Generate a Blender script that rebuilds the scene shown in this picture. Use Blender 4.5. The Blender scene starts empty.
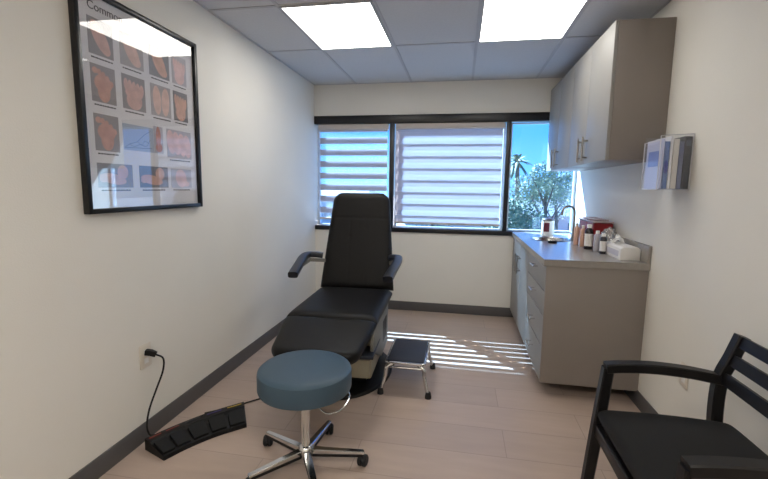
import bpy, bmesh, math, random
from mathutils import Vector, Matrix, noise
random.seed(7)
PI = math.pi
C = bpy.context.scene.collection

# ------------------------------------------------------------------ materials
def lin(c):
    return tuple(((v/255)/12.92 if v/255 <= .04045 else ((v/255+.055)/1.055)**2.4) for v in c)
def sock(n, *names):
    for k in names:
        if k in n.inputs: return n.inputs[k]
MATS = {}
def mat(name, rgb, rough=.5, metal=0, bump=0, bscale=60, var=0, vscale=8, spec=None, coat=0, alpha=1, sheen=0):
    if name in MATS: return MATS[name]
    m = bpy.data.materials.new(name); m.use_nodes = True
    nt = m.node_tree; b = nt.nodes['Principled BSDF']
    col = lin(rgb) + (1,)
    b.inputs['Base Color'].default_value = col
    b.inputs['Roughness'].default_value = rough
    b.inputs['Metallic'].default_value = metal
    if spec is not None: sock(b, 'Specular IOR Level').default_value = spec
    if coat: sock(b, 'Coat Weight').default_value = coat; sock(b, 'Coat Roughness').default_value = .03
    tc = nt.nodes.new('ShaderNodeTexCoord')
    if var:
        n = nt.nodes.new('ShaderNodeTexNoise'); n.inputs['Scale'].default_value = vscale; n.inputs['Detail'].default_value = 4
        nt.links.new(tc.outputs['Object'], n.inputs['Vector'])
        r = nt.nodes.new('ShaderNodeMapRange'); r.inputs[1].default_value = .3; r.inputs[2].default_value = .7
        r.inputs[3].default_value = 1-var; r.inputs[4].default_value = 1+var
        nt.links.new(n.outputs['Fac'], r.inputs[0])
        v = nt.nodes.new('ShaderNodeVectorMath'); v.operation = 'SCALE'; v.inputs[0].default_value = col[:3]
        nt.links.new(r.outputs[0], v.inputs['Scale']); nt.links.new(v.outputs[0], b.inputs['Base Color'])
    if bump:
        n = nt.nodes.new('ShaderNodeTexNoise'); n.inputs['Scale'].default_value = bscale; n.inputs['Detail'].default_value = 3
        nt.links.new(tc.outputs['Object'], n.inputs['Vector'])
        bp = nt.nodes.new('ShaderNodeBump'); bp.inputs['Strength'].default_value = bump; bp.inputs['Distance'].default_value = .004
        nt.links.new(n.outputs['Fac'], bp.inputs['Height']); nt.links.new(bp.outputs[0], b.inputs['Normal'])
    MATS[name] = m
    return m
def mixmat(name, parts):
    """parts: list of (kind, rgb, weight, rough) mixed by weight"""
    m = bpy.data.materials.new(name); m.use_nodes = True; nt = m.node_tree; nt.nodes.clear()
    out = nt.nodes.new('ShaderNodeOutputMaterial'); prev = None; tot = 0
    for kind, rgb, w, rough in parts:
        n = nt.nodes.new({'T': 'ShaderNodeBsdfTransparent', 'L': 'ShaderNodeBsdfTranslucent', 'D': 'ShaderNodeBsdfDiffuse', 'G': 'ShaderNodeBsdfGlossy'}[kind])
        n.inputs['Color'].default_value = lin(rgb) + (1,)
        if kind == 'G': n.inputs['Roughness'].default_value = rough
        tot += w
        if prev is None: prev = n
        else:
            mx = nt.nodes.new('ShaderNodeMixShader'); mx.inputs[0].default_value = w/tot
            nt.links.new(prev.outputs[0], mx.inputs[1]); nt.links.new(n.outputs[0], mx.inputs[2]); prev = mx
    nt.links.new(prev.outputs[0], out.inputs[0]); MATS[name] = m
    return m
def glassmat(name, tint, ior=1.5, rough=.0):
    m = bpy.data.materials.new(name); m.use_nodes = True; nt = m.node_tree; nt.nodes.clear()
    out = nt.nodes.new('ShaderNodeOutputMaterial')
    t = nt.nodes.new('ShaderNodeBsdfTransparent'); t.inputs[0].default_value = lin(tint)+(1,)
    g = nt.nodes.new('ShaderNodeBsdfGlossy'); g.inputs['Roughness'].default_value = rough
    f = nt.nodes.new('ShaderNodeFresnel'); gm = nt.nodes.new('ShaderNodeNewGeometry')
    ir = nt.nodes.new('ShaderNodeMapRange'); ir.inputs[3].default_value = ior; ir.inputs[4].default_value = 1/ior
    nt.links.new(gm.outputs['Backfacing'], ir.inputs[0]); nt.links.new(ir.outputs[0], f.inputs[0])
    mx = nt.nodes.new('ShaderNodeMixShader')
    nt.links.new(f.outputs[0], mx.inputs[0]); nt.links.new(t.outputs[0], mx.inputs[1]); nt.links.new(g.outputs[0], mx.inputs[2])
    nt.links.new(mx.outputs[0], out.inputs[0]); MATS[name] = m
    return m
def emat(name, rgb, s):
    m = bpy.data.materials.new(name); m.use_nodes = True; nt = m.node_tree; nt.nodes.clear()
    out = nt.nodes.new('ShaderNodeOutputMaterial'); e = nt.nodes.new('ShaderNodeEmission')
    e.inputs[0].default_value = lin(rgb)+(1,); e.inputs[1].default_value = s
    nt.links.new(e.outputs[0], out.inputs[0]); MATS[name] = m
    return m

wall_m = mat('wall_paint', (224, 221, 214), .75, bump=.15, bscale=180, var=.012, vscale=3)
ceil_m = mat('ceiling_tile', (196, 197, 200), .9, bump=.35, bscale=260, var=.03, vscale=60)
tbar_m = mat('ceiling_grid', (176, 176, 180), .6)
base_m = mat('rubber_baseboard', (84, 82, 83), .5)
black_fr = mat('black_window_frame', (16, 16, 22), .35)
jamb_m = mat('pale_jamb', (190, 196, 205), .5)
lam_m = mat('grey_laminate', (146, 144, 141), .5, var=.03, vscale=5)
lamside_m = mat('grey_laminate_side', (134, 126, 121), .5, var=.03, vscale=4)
gap_m = mat('cabinet_carcass', (70, 66, 62), .7)
counter_m = mat('grey_countertop', (146, 141, 136), .2, var=.04, vscale=40)
steel_m = mat('brushed_steel', (190, 190, 190), .25, metal=1)
chrome_m = mat('chrome', (215, 215, 215), .12, metal=1)
nickel_m = mat('nickel', (150, 145, 138), .3, metal=1)
vinyl_m = mat('black_vinyl', (15, 14, 15), .5, spec=.26, bump=.12, bscale=160)
plast_m = mat('black_plastic', (13, 13, 15), .42, spec=.3)
armpad_m = mat('armrest_urethane', (32, 34, 42), .35)
cream_m = mat('cream_housing', (158, 152, 134), .45)
grey_m = mat('grey_plastic', (120, 118, 112), .5)
navy_m = mat('navy_pad', (32, 38, 52), .5)
blue_m = mat('blue_vinyl', (56, 78, 94), .46, bump=.08, bscale=200)
wood_m = mat('espresso_wood', (12, 10, 12), .42, spec=.35, var=.15, vscale=14)
fabric_m = mat('black_fabric', (8, 8, 10), .9, bump=.5, bscale=500)
rubber_m = mat('black_rubber', (20, 20, 24), .7)
mat_m = mat('ribbed_rubber_mat', (27, 29, 40), .55, bump=.4, bscale=120)
white_m = mat('white_plastic', (226, 224, 222), .45)
switch_m = mat('outlet_plate', (216, 208, 196), .4)
frame_m = mat('black_picture_frame', (14, 14, 16), .3)
paper_m = mat('poster_paper', (228, 226, 226), .7)
glass_m = glassmat('window_glass', (206, 232, 255))
pic_glass = glassmat('picture_glass', (253, 253, 254), 1.62)
clear_m = mixmat('clear_acrylic', [('T', (252, 253, 255), .94, 0), ('G', (255, 255, 255), .04, .08), ('D', (225, 228, 235), .02, 0)])
wrap_m = mixmat('clear_wrap', [('T', (235, 235, 235), .5, 0), ('G', (255, 255, 255), .25, .15), ('D', (200, 200, 200), .25, 0)])
cloth_m = mixmat('blind_cloth', [('D', (190, 188, 196), .60, 0), ('L', (226, 226, 232), .40, 0)])
sheer_m = mixmat('blind_sheer', [('T', (255, 255, 255), .945, 0), ('L', (240, 242, 248), .025, 0), ('D', (230, 232, 236), .03, 0)])
blindrail_m = mat('blind_cassette', (190, 182, 178), .6)
light_m = emat('light_diffuser', (255, 251, 243), 5.6)
light_fill_m = emat('light_fill_rear', (255, 249, 238), 10.5)  # stronger glow for the added fill panels out of view

def floor_mat():
    m = bpy.data.materials.new('floor_tile'); m.use_nodes = True; nt = m.node_tree; b = nt.nodes['Principled BSDF']
    tc = nt.nodes.new('ShaderNodeTexCoord'); mp = nt.nodes.new('ShaderNodeMapping')
    mp.inputs['Location'].default_value = (.25, .04, 0)
    br = nt.nodes.new('ShaderNodeTexBrick'); br.offset = .37
    br.inputs['Scale'].default_value = 1; br.inputs['Brick Width'].default_value = 1.2; br.inputs['Row Height'].default_value = .25
    br.inputs['Mortar Size'].default_value = .0022; br.inputs['Mortar Smooth'].default_value = .3; br.inputs['Bias'].default_value = 0
    br.inputs['Color1'].default_value = lin((178, 159, 146))+(1,); br.inputs['Color2'].default_value = lin((171, 153, 141))+(1,)
    br.inputs['Mortar'].default_value = lin((150, 134, 124))+(1,)
    nt.links.new(tc.outputs['Object'], mp.inputs[0]); nt.links.new(mp.outputs[0], br.inputs['Vector'])
    n = nt.nodes.new('ShaderNodeTexNoise'); n.inputs['Scale'].default_value = 3; n.inputs['Detail'].default_value = 6
    mp2 = nt.nodes.new('ShaderNodeMapping'); mp2.inputs['Scale'].default_value = (1, 6, 1)
    nt.links.new(tc.outputs['Object'], mp2.inputs[0]); nt.links.new(mp2.outputs[0], n.inputs['Vector'])
    r = nt.nodes.new('ShaderNodeMapRange'); r.inputs[1].default_value = .3; r.inputs[2].default_value = .7; r.inputs[3].default_value = .95; r.inputs[4].default_value = 1.05
    nt.links.new(n.outputs['Fac'], r.inputs[0])
    v = nt.nodes.new('ShaderNodeVectorMath'); v.operation = 'SCALE'
    nt.links.new(br.outputs['Color'], v.inputs[0]); nt.links.new(r.outputs[0], v.inputs['Scale']); nt.links.new(v.outputs[0], b.inputs['Base Color'])
    b.inputs['Roughness'].default_value = .38
    return m
floor_m = floor_mat()

# ------------------------------------------------------------------ geometry helpers
def box(bm, x0, x1, y0, y1, z0, z1, bev=0, seg=2, M=None):
    vs = [bm.verts.new((x, y, z)) for x in (x0, x1) for y in (y0, y1) for z in (z0, z1)]
    if M: 
        for v in vs: v.co = M @ v.co
    f = [(0, 1, 3, 2), (4, 6, 7, 5), (0, 4, 5, 1), (2, 3, 7, 6), (0, 2, 6, 4), (1, 5, 7, 3)]
    fs = [bm.faces.new([vs[i] for i in q]) for q in f]
    if bev:
        es = list({e for q in fs for e in q.edges})
        bmesh.ops.bevel(bm, geom=es, offset=bev, segments=seg, profile=.5, affect='EDGES')
    return bm
def B(*a, **k): return box(bmesh.new(), *a, **k)
def prism(pts, h, bev=0, seg=2, M=None, bm=None):
    """extrude polygon pts (x,y) from z=0 to h, then transform"""
    bm = bm or bmesh.new()
    a = [bm.verts.new((p[0], p[1], 0)) for p in pts]; b = [bm.verts.new((p[0], p[1], h)) for p in pts]
    n = len(pts); fs = [bm.faces.new(a[::-1]), bm.faces.new(b)]
    for i in range(n): fs.append(bm.faces.new((a[i], a[(i+1) % n], b[(i+1) % n], b[i])))
    if bev:
        es = list({e for e in fs[0].edges} | {e for e in fs[1].edges})
        r = bmesh.ops.bevel(bm, geom=es, offset=bev, segments=seg, profile=.5, affect='EDGES')
    if M is not None:
        bmesh.ops.transform(bm, matrix=M, verts=bm.verts)
    return bm
def catmull(pts, n=8):
    P = [Vector(p) for p in pts]; P = [2*P[0]-P[1]] + P + [2*P[-1]-P[-2]]; out = []
    for i in range(1, len(P)-2):
        for k in range(n):
            t = k/n; a, b, c, d = P[i-1], P[i], P[i+1], P[i+2]
            out.append(.5*((2*b)+(-a+c)*t+(2*a-5*b+4*c-d)*t*t+(-a+3*b-3*c+d)*t**3))
    out.append(P[-2]); return out
def tube(bm, pts, r, n=12, r1=None, closed=False):
    P = [Vector(p) for p in pts]; rings = []; up = None
    for i, p in enumerate(P):
        if closed: t = (P[(i+1) % len(P)]-P[i-1]).normalized()
        else: t = (P[min(i+1, len(P)-1)]-P[max(i-1, 0)]).normalized()
        if up is None: up = Vector((0, 0, 1)) if abs(t.z) < .9 else Vector((1, 0, 0))
        s = t.cross(up).normalized(); up = s.cross(t).normalized()
        rr = r if r1 is None else r+(r1-r)*i/(len(P)-1)
        rings.append([bm.verts.new(p+(s*math.cos(2*PI*k/n)+up*math.sin(2*PI*k/n))*rr) for k in range(n)])
    m = len(rings)
    for i in range(m if closed else m-1):
        A, D = rings[i], rings[(i+1) % m]
        for k in range(n): bm.faces.new((A[k], A[(k+1) % n], D[(k+1) % n], D[k]))
    if not closed:
        bm.faces.new(rings[0][::-1]); bm.faces.new(rings[-1])
    return bm
def T(*a, **k): return tube(bmesh.new(), *a, **k)
def bar(bm, pts, wv, hw, ht, hts=None):
    """rectangular bar swept along pts; wv = sideways unit vector, half width hw, half thickness ht; cut corners"""
    P = [Vector(p) for p in pts]; wv = Vector(wv).normalized(); rings = []
    for i, p in enumerate(P):
        t = (P[min(i+1, len(P)-1)]-P[max(i-1, 0)]).normalized(); nn = t.cross(wv).normalized(); w2 = nn.cross(t).normalized()
        h = ht if hts is None else hts[i]; c = min(hw, h)*.25
        pr = [(-hw+c, -h), (hw-c, -h), (hw, -h+c), (hw, h-c), (hw-c, h), (-hw+c, h), (-hw, h-c), (-hw, -h+c)]
        rings.append([bm.verts.new(p+w2*a+nn*b) for a, b in pr])
    for i in range(len(rings)-1):
        for k in range(8): bm.faces.new((rings[i][k], rings[i][(k+1) % 8], rings[i+1][(k+1) % 8], rings[i+1][k]))
    bm.faces.new(rings[0][::-1]); bm.faces.new(rings[-1]); return bm
def BAR(*a, **k): return bar(bmesh.new(), *a, **k)
def lathe(bm, prof, c=(0, 0, 0), n=32, M=None):
    rings = []; vs = []
    for r, z in prof:
        if r < 1e-5: ring = [bm.verts.new((c[0], c[1], c[2]+z))]
        else: ring = [bm.verts.new((c[0]+r*math.cos(2*PI*k/n), c[1]+r*math.sin(2*PI*k/n), c[2]+z)) for k in range(n)]
        rings.append(ring); vs += ring
    for A, D in zip(rings, rings[1:]):
        for k in range(n):
            a = [A[k % len(A)], A[(k+1) % len(A)], D[(k+1) % len(D)], D[k % len(D)]]
            q = []
            for v in a:
                if v not in q: q.append(v)
            if len(q) > 2: bm.faces.new(q)
    if M is not None: bmesh.ops.transform(bm, matrix=M, verts=vs)
    return bm
def L(*a, **k): return lathe(bmesh.new(), *a, **k)
def cushion(Ln, halfw, Tk, M, groove=None, nu=40, nv=56, p=12, pv=20, dome=0):
    """padded slab: v along local y 0..Ln, u along x, thickness along z"""
    bm = bmesh.new(); F = []; K = []
    for i in range(nv+1):
        a = -math.cos(PI*i/nv); v = (a+1)/2; ev = max(0, 1-abs(a)**pv)**.5
        fr, kr = [], []
        for j in range(nu+1):
            s = -math.cos(PI*j/nu); es = max(0, 1-abs(s)**p)**.5; e = es*ev
            u = s*halfw(v); g = groove(u, v*Ln) if groove else 0
            fr.append(bm.verts.new((u, v*Ln, Tk/2*e - g*min(1, e*1.2) + dome*(1-s*s)*(1-a*a))))
            kr.append(bm.verts.new((u, v*Ln, -Tk/2*e-.0005)))
        F.append(fr); K.append(kr)
    for i in range(nv):
        for j in range(nu):
            bm.faces.new((F[i][j], F[i][j+1], F[i+1][j+1], F[i+1][j])); bm.faces.new((K[i][j], K[i+1][j], K[i+1][j+1], K[i][j+1]))
    bmesh.ops.remove_doubles(bm, verts=bm.verts, dist=.0008)
    bmesh.ops.holes_fill(bm, edges=bm.edges, sides=0)
    bmesh.ops.transform(bm, matrix=M, verts=bm.verts); return bm

def obj(name, bm, m, parent=None, label=None, smooth=35, kind=None, local=False, cat=None, group=None, mats=None):
    bmesh.ops.recalc_face_normals(bm, faces=bm.faces)
    off = Vector((0, 0, 0))
    if parent is None and not local:
        xs = [v.co for v in bm.verts]
        off = Vector(((min(v.x for v in xs)+max(v.x for v in xs))/2, (min(v.y for v in xs)+max(v.y for v in xs))/2, min(v.z for v in xs)))
    elif parent is not None and not local:
        r = parent
        while r.parent: r = r.parent
        off = r.location.copy()
    bmesh.ops.translate(bm, verts=bm.verts, vec=-off)
    me = bpy.data.meshes.new(name); bm.to_mesh(me); bm.free()
    for k in (mats or [m]): me.materials.append(k)
    if smooth:
        for pl in me.polygons: pl.use_smooth = True
        try: me.set_sharp_from_angle(angle=math.radians(smooth))
        except Exception: pass
    o = bpy.data.objects.new(name, me); C.objects.link(o)
    if parent is not None: o.parent = parent
    elif not local: o.location = off
    if label: o['label'] = label
    if kind: o['kind'] = kind
    if cat: o['category'] = cat
    if group: o['group'] = group
    return o
def thing(name, label, cat, loc=(0, 0, 0), rotz=0, group=None):
    o = bpy.data.objects.new(name, None); C.objects.link(o); o.location = loc; o.rotation_euler = (0, 0, rotz)
    o.empty_display_size = .1
    o['label'] = label; o['category'] = cat
    if group: o['group'] = group
    return o
def struct(name, bm, m, parent=None): return obj(name, bm, m, parent, kind='structure', smooth=30)
def copy_thing(root, loc, label, rotz=None):
    r = root.copy(); C.objects.link(r); r.location = loc; r['label'] = label
    if rotz is not None: r.rotation_euler = (0, 0, rotz)
    for ch in list(root.children):
        c = ch.copy(); C.objects.link(c); c.parent = r
        for g in list(ch.children):
            d = g.copy(); C.objects.link(d); d.parent = c
    return r

# ------------------------------------------------------------------ room
XL, XR, YB, YF, H = -1.604, 1.147, 4.448, -1.35, 2.44
WT, WB = 2.110, .871
struct('floor', B(XL-.12, XR+.12, YF-.12, YB+.16, -.1, 0), floor_m)
struct('ceiling', B(XL-.12, XR+.12, YF-.12, YB+.16, H, H+.1), ceil_m)
struct('wall_left', B(XL-.12, XL, YF-.12, YB+.16, 0, H), wall_m)
struct('wall_right', B(XR, XR+.12, YF-.12, YB+.16, 0, H), wall_m)
struct('wall_front', B(XL, XR, YF-.12, YF, 0, H), wall_m)
bm = bmesh.new(); box(bm, XL, XR, YB, YB+.16, 0, WB); box(bm, XL, XR, YB, YB+.16, WT, H)
struct('wall_back', bm, wall_m)
bh = .101
struct('baseboard_left', B(XL, XL+.008, YF, YB, 0, bh, bev=.002), base_m)
struct('baseboard_right', B(XR-.008, XR, YF, YB, 0, bh, bev=.002), base_m)
struct('baseboard_back', B(XL+.008, XR-.008, YB-.008, YB, 0, bh, bev=.002), base_m)
struct('baseboard_front', B(XL+.008, XR-.008, YF, YF+.008, 0, bh, bev=.002), base_m)
# ceiling grid bars
gx = [-1.136-.0, -.545, .075, .69]; gy = [3.325, 2.515, 1.71, .9, .1, -.7]
bm = bmesh.new()
for x in gx: box(bm, x-.011, x+.011, YF, YB, H-.005, H+.001)
for y in gy: box(bm, XL, XR, y-.011, y+.011, H-.0045, H+.001)
box(bm, XL, XL+.015, YF, YB, H-.004, H+.001); box(bm, XR-.015, XR, YF, YB, H-.004, H+.001); box(bm, XL, XR, YB-.015, YB, H-.004, H+.001)
struct('trim_ceiling_grid', bm, tbar_m)

# window: header, sill bar, mullions
bm = bmesh.new()
box(bm, XL+.002, XR, YB-.018, YB+.06, WT-.085, WT, bev=.003)
box(bm, XL+.002, XR, YB-.018, YB+.06, WB, WB+.047, bev=.003)
struct('trim_window_frame', bm, black_fr)
struct('trim_mullion_left', B(-.762, -.718, YB-.016, YB+.06, WB+.045, WT-.08, bev=.002), black_fr)
struct('trim_mullion_right', B(.435, .478, YB-.016, YB+.06, WB+.045, WT-.08, bev=.002), black_fr)
for i, (x0, x1) in enumerate(((XL+.01, -.762), (-.718, .435), (.478, XR-.002))):
    z0, z1 = WB+.047, WT-.085
    bm = bmesh.new(); y0, y1 = YB+.075, YB+.115; w = .022
    box(bm, x0, x0+w, y0, y1, z0, z1); box(bm, x1-w, x1, y0, y1, z0, z1)
    box(bm, x0+w, x1-w, y0, y1, z0, z0+.012); box(bm, x0+w, x1-w, y0, y1, z1-.012, z1)
    w_ = struct('window_%d' % (i+1), bm, jamb_m)
    o = obj('pane', B(x0+w, x1-w, y0+.016, y0+.022, z0+.012, z1-.012), glass_m, w_, smooth=0)

# ------------------------------------------------------------------ zebra blinds
def zebra(x0, x1, zb, label, phase, band, aligned, ext=.0):
    z1 = WT-.088; cas = .058; zt = z1-cas; y = YB+.030
    t = thing('zebra_blind', label, 'window blind', ((x0+x1)/2, y, zb), group=None)
    obj('cassette', B(x0-.005, x1+.005, y-.03, y+.034, z1-cas, z1, bev=.004), blindrail_m, t)
    obj('bottom_rail', B(x0, x1, y-.012, y+.020, zb, zb+.022, bev=.006), blindrail_m, t)
    P = .1265; sep = .016
    for layer, (yy, ph) in enumerate(((y-.008, phase), (y-.008+sep, phase if aligned else phase+P/2))):
        cb, sb = bmesh.new(), bmesh.new()
        z = zt+.0-ph
        edges = []
        k = 0; zz = zt + P - (ph % P)
        while zz > zb+.02:
            for a, b_, tgt in ((zz-band, zz, cb), (zz-P, zz-band, sb)):
                a2, b2 = max(a, zb+.02), min(b_, zt+.004)
                if b2-a2 > .002:
                    box(tgt, x0+.004, x1-.004, yy-.0008, yy+.0008, a2, b2)
            zz -= P
        obj('opaque_bands', cb, cloth_m, t, smooth=0, label='opaque cloth bands')
        obj('sheer_bands', sb, sheer_m, t, smooth=0, label='sheer see-through bands')
    return t
zebra(-1.555, -.79, .985, 'zebra blind with open grey and sheer stripes in the left window behind exam chair', -.046, .066, True)
zebra(-.697, .408, .962, 'wide closed zebra roller blind, pale lavender, in the middle window', .028, .070, False)

# ------------------------------------------------------------------ ceiling lights
def panel(x0, x1, y0, y1, label, lm=light_m):
    t = thing('ceiling_light', label, 'ceiling light', ((x0+x1)/2, (y0+y1)/2, H-.012), group='flat ceiling light panels')
    bm = bmesh.new(); w = .014; z0, z1 = H-.0115, H-.0005
    box(bm, x0-w, x0, y0-w, y1+w, z0, z1); box(bm, x1, x1+w, y0-w, y1+w, z0, z1)
    box(bm, x0, x1, y0-w, y0, z0, z1); box(bm, x0, x1, y1, y1+w, z0, z1)
    obj('frame', bm, tbar_m, t, smooth=0)
    obj('diffuser', B(x0, x1, y0, y1, H-.010, H-.003), lm, t, smooth=0)
    return t
panel(-1.118, -.567, 2.53, 3.298, 'square white ceiling light panel, the left one of the two over the exam chair')
panel(.098, .668, 2.53, 3.298, 'square white ceiling light panel, the right one beside the upper cabinets')
panel(-1.118, -.567, -.68, .085, 'added unseen fill light panel behind the camera on the picture side', light_fill_m)  # rear pair is unseen, added to brighten the near part of the room
panel(.098, .668, -.68, .085, 'added unseen fill light panel behind the camera on the cabinet side', light_fill_m)

# ------------------------------------------------------------------ base cabinet
CY = 2.722; CT = .915
t = thing('base_cabinet', 'grey laminate sink base cabinet with drawers and doors along the right wall', 'cabinet', (.85, 3.6, 0))
FX = .573
obj('cabinet_body', B(FX, XR-.001, CY+.032, YB-.010, .098, CT-.046), gap_m, t, smooth=0)
obj('plinth', B(FX+.09, XR-.010, 3.02, YB-.012, 0, .098), gap_m, t, smooth=0)
obj('side_panel', B(.553, XR-.001, CY+.012, CY+.031, .092, CT-.044, bev=.0015), lamside_m, t, label='tall grey end panel facing the chair')
def pull(bm, x, yc, zc, ln, vert, out=.034, r=.0065):
    a = Vector((x-out, yc, zc)); d = Vector((0, 0, 1)) if vert else Vector((0, 1, 0))
    tube(bm, [a-d*ln/2, a+d*ln/2], r, 10)
    for s in (-1, 1): tube(bm, [a+d*s*ln*.34, a+d*s*ln*.34+Vector((out, 0, 0))], r*.85, 8)
    return bm
zs = [(.700, .868), (.540, .697), (.335, .537), (.098, .332)]
for z0, z1 in zs:
    d = obj('drawer', B(.553, FX, 2.757, 3.418, z0+.0015, z1-.0015, bev=.0015), lam_m, t)
    zc = {.700: .815, .540: .640, .335: .432, .098: .238}[z0]
    bm = pull(bmesh.new(), .554, 3.07, zc, .12, False, r=.006)
    obj('handle', bm, chrome_m, d, label='shiny chrome bar pull')
for (y0, y1, hy) in ((3.421, 3.902, 3.845), (3.905, 4.40, 3.965)):
    d = obj('door', B(.553, FX, y0, y1, .098, .868, bev=.0015), lam_m, t)
    obj('handle', pull(bmesh.new(), .554, hy, .675, .165, True), nickel_m, d, label='nickel bar handle')
obj('filler_strip', B(.556, FX, 4.403, YB-.010, .098, .868), lam_m, t)

# countertop with round sink cut-out
SX, SY, SR = .795, 3.86, .150
def top_with_hole(bm, x0, x1, y0, y1, z0, z1, cx, cy, r, n=48):
    angs = sorted([2*PI*k/n for k in range(n)] + [math.atan2(yy-cy, xx-cx) % (2*PI) for xx in (x0, x1) for yy in (y0, y1)])
    def edge(a):
        dx, dy = math.cos(a), math.sin(a); ts = []
        if dx > 1e-9: ts.append((x1-cx)/dx)
        if dx < -1e-9: ts.append((x0-cx)/dx)
        if dy > 1e-9: ts.append((y1-cy)/dy)
        if dy < -1e-9: ts.append((y0-cy)/dy)
        t_ = min(ts); return cx+dx*t_, cy+dy*t_
    R = []
    for a in angs:
        ex, ey = edge(a); ix, iy = cx+r*math.cos(a), cy+r*math.sin(a)
        R.append([bm.verts.new(p) for p in ((ix, iy, z0), (ix, iy, z1), (ex, ey, z1), (ex, ey, z0))])
    m = len(R)
    for i in range(m):
        A, D = R[i], R[(i+1) % m]
        for k in range(4): bm.faces.new((A[k], D[k], D[(k+1) % 4], A[(k+1) % 4]))
    return bm
t = thing('countertop', 'continuous grey countertop with backsplash and round steel sink under the window corner', 'countertop', (.85, 3.6, CT-.043))
obj('slab', top_with_hole(bmesh.new(), .533, XR-.001, CY, YB-.020, CT-.043, CT, SX, SY, SR), counter_m, t, smooth=20)
obj('backsplash', B(XR-.020, XR-.001, CY, YB-.020, CT, 1.022, bev=.002), counter_m, t)
pr = [(SR+.018, .0035), (SR+.016, .005), (SR, .003), (SR-.004, -.004), (SR-.012, -.11), (SR-.05, -.14), (.02, -.145), (0, -.145)]
obj('sink_bowl', L(pr, (SX, SY, CT), 48), steel_m, t, label='round stainless steel sink bowl')
t = thing('faucet', 'metal gooseneck faucet standing behind the round sink', 'faucet', (.985, 3.86, CT))
obj('base', L([(0, 0), (.028, 0), (.028, .008), (.018, .016), (.016, .05), (.012, .055), (0, .055)], (.985, 3.86, CT+.0005), 24), nickel_m, t)
arc = [(.985, 3.86, CT+.05), (.985, 3.86, 1.10), (.985, 3.86, 1.15)] + [(.985-.052+.052*math.cos(a), 3.86-.01*a/PI, 1.158+.052*math.sin(a)) for a in [PI*k/10 for k in range(1, 11)]] + [(.878, 3.85, 1.13)]
obj('spout', T(arc, .0095, 14), nickel_m, t)
for s in (-1, 1):
    h = obj('lever', T([(.985, 3.86+s*.018, CT+.035), (.985, 3.86+s*.045, CT+.045), (.975, 3.86+s*.085, CT+.06)], .007, 10), chrome_m, t)
obj('sink_strainer', L([(0, .004), (.02, .003), (.034, .010), (.036, .013), (.036, .0), (0, 0)], (.757, 3.585, CT), 24), plast_m, label='small round black sink strainer on the counter in front of the sink', cat='strainer')

# ------------------------------------------------------------------ things on the counter
t = thing('canister', 'white canister with dark lid and maroon label by the window', 'canister', (.850, 4.27, CT))
obj('body', L([(0, 0), (.056, 0), (.058, .004), (.058, .138), (0, .138)], (.850, 4.27, CT), 32), white_m, t)
obj('lid', L([(0, .139), (.061, .139), (.061, .148), (.050, .158), (.02, .163), (0, .163)], (.850, 4.27, CT), 32), mat('dark_lid', (45, 30, 38), .4), t)
bm = bmesh.new(); A = []
for k in range(9):
    a = math.radians(222+k*6.5); A.append([bm.verts.new((.850+.0588*math.cos(a), 4.27+.0588*math.sin(a), CT+z)) for z in (.03, .118)])
for p, q in zip(A, A[1:]): bm.faces.new((p[0], q[0], q[1], p[1]))
obj('paper_label', bm, mat('maroon_label', (96, 30, 52), .5), t)

t = thing('sharps_container', 'red sharps container with a clear lid at the wall behind the bottles', 'medical waste container', (1.05, 3.6, CT))
bm = bmesh.new()
vs = []
for z, e in ((0, .012), (.192, 0)):
    vs.append([bm.verts.new(p) for p in ((.985+e, 3.32+e, CT+z+.0005), (1.122-e, 3.32+e, CT+z+.0005), (1.122-e, 3.72-e, CT+z+.0005), (.985+e, 3.72-e, CT+z+.0005))])
bm.faces.new(vs[0][::-1]); bm.faces.new(vs[1])
for i in range(4): bm.faces.new((vs[0][i], vs[0][(i+1) % 4], vs[1][(i+1) % 4], vs[1][i]))
bmesh.ops.bevel(bm, geom=bm.edges[:], offset=.006, segments=2, affect='EDGES')
obj('tub', bm, mat('red_plastic', (140, 20, 26), .35), t)
bm = B(.978, 1.125, 3.313, 3.727, CT+.193, CT+.205, bev=.004); box(bm, 1.0, 1.105, 3.36, 3.68, CT+.205, CT+.218, bev=.005)
obj('lid', bm, mixmat('frosted_lid', [('T', (240, 220, 220), .35, 0), ('D', (200, 180, 180), .5, 0), ('G', (255, 255, 255), .15, .1)]), t)
obj('warning_label', B(.9855, .9885, 3.54, 3.59, CT+.09, CT+.15), mat('pink_label', (225, 190, 190), .5), t)

def bottle(name, label, x, y, r, h, neck, body_m, cap_m, lab_m=None, capr=None, liquid=None):
    t = thing(name, label, 'bottle', (x, y, CT), group=None); c = (x, y, CT+.0005); capr = capr or neck*1.25
    hs = h*.74
    obj('body', L([(0, 0), (r*.94, 0), (r, .004), (r, hs), (r*.85, hs+.010), (neck, hs+.02), (neck, h*.88), (0, h*.88)], c, 28), body_m, t)
    obj('cap', L([(0, h*.855), (capr, h*.855), (capr, h-.002), (capr*.9, h), (0, h)], c, 20), cap_m, t)
    if lab_m: obj('paper_label', L([(r+.0006, hs*.18), (r+.0006, hs*.85)], c, 28), lab_m, t)
    return t
peach = mat('peach_plastic', (205, 168, 150), .45); lab = mat('white_label', (222, 218, 214), .6)
bottle('squeeze_bottle', 'tall peach squeeze bottle nearest the faucet', .925, 3.53, .021, .175, .009, peach, lab)
bottle('squeeze_bottle', 'tall peach bottle between the faucet and the dark brown bottle', .945, 3.43, .021, .165, .009, mat('tan_plastic', (190, 150, 130), .45), lab)
bottle('medicine_bottle', 'dark brown bottle with white cap and white label on the counter', .948, 3.285, .029, .185, .013, mat('brown_glass', (24, 16, 24), .2), white_m, lab, .016)
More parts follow.
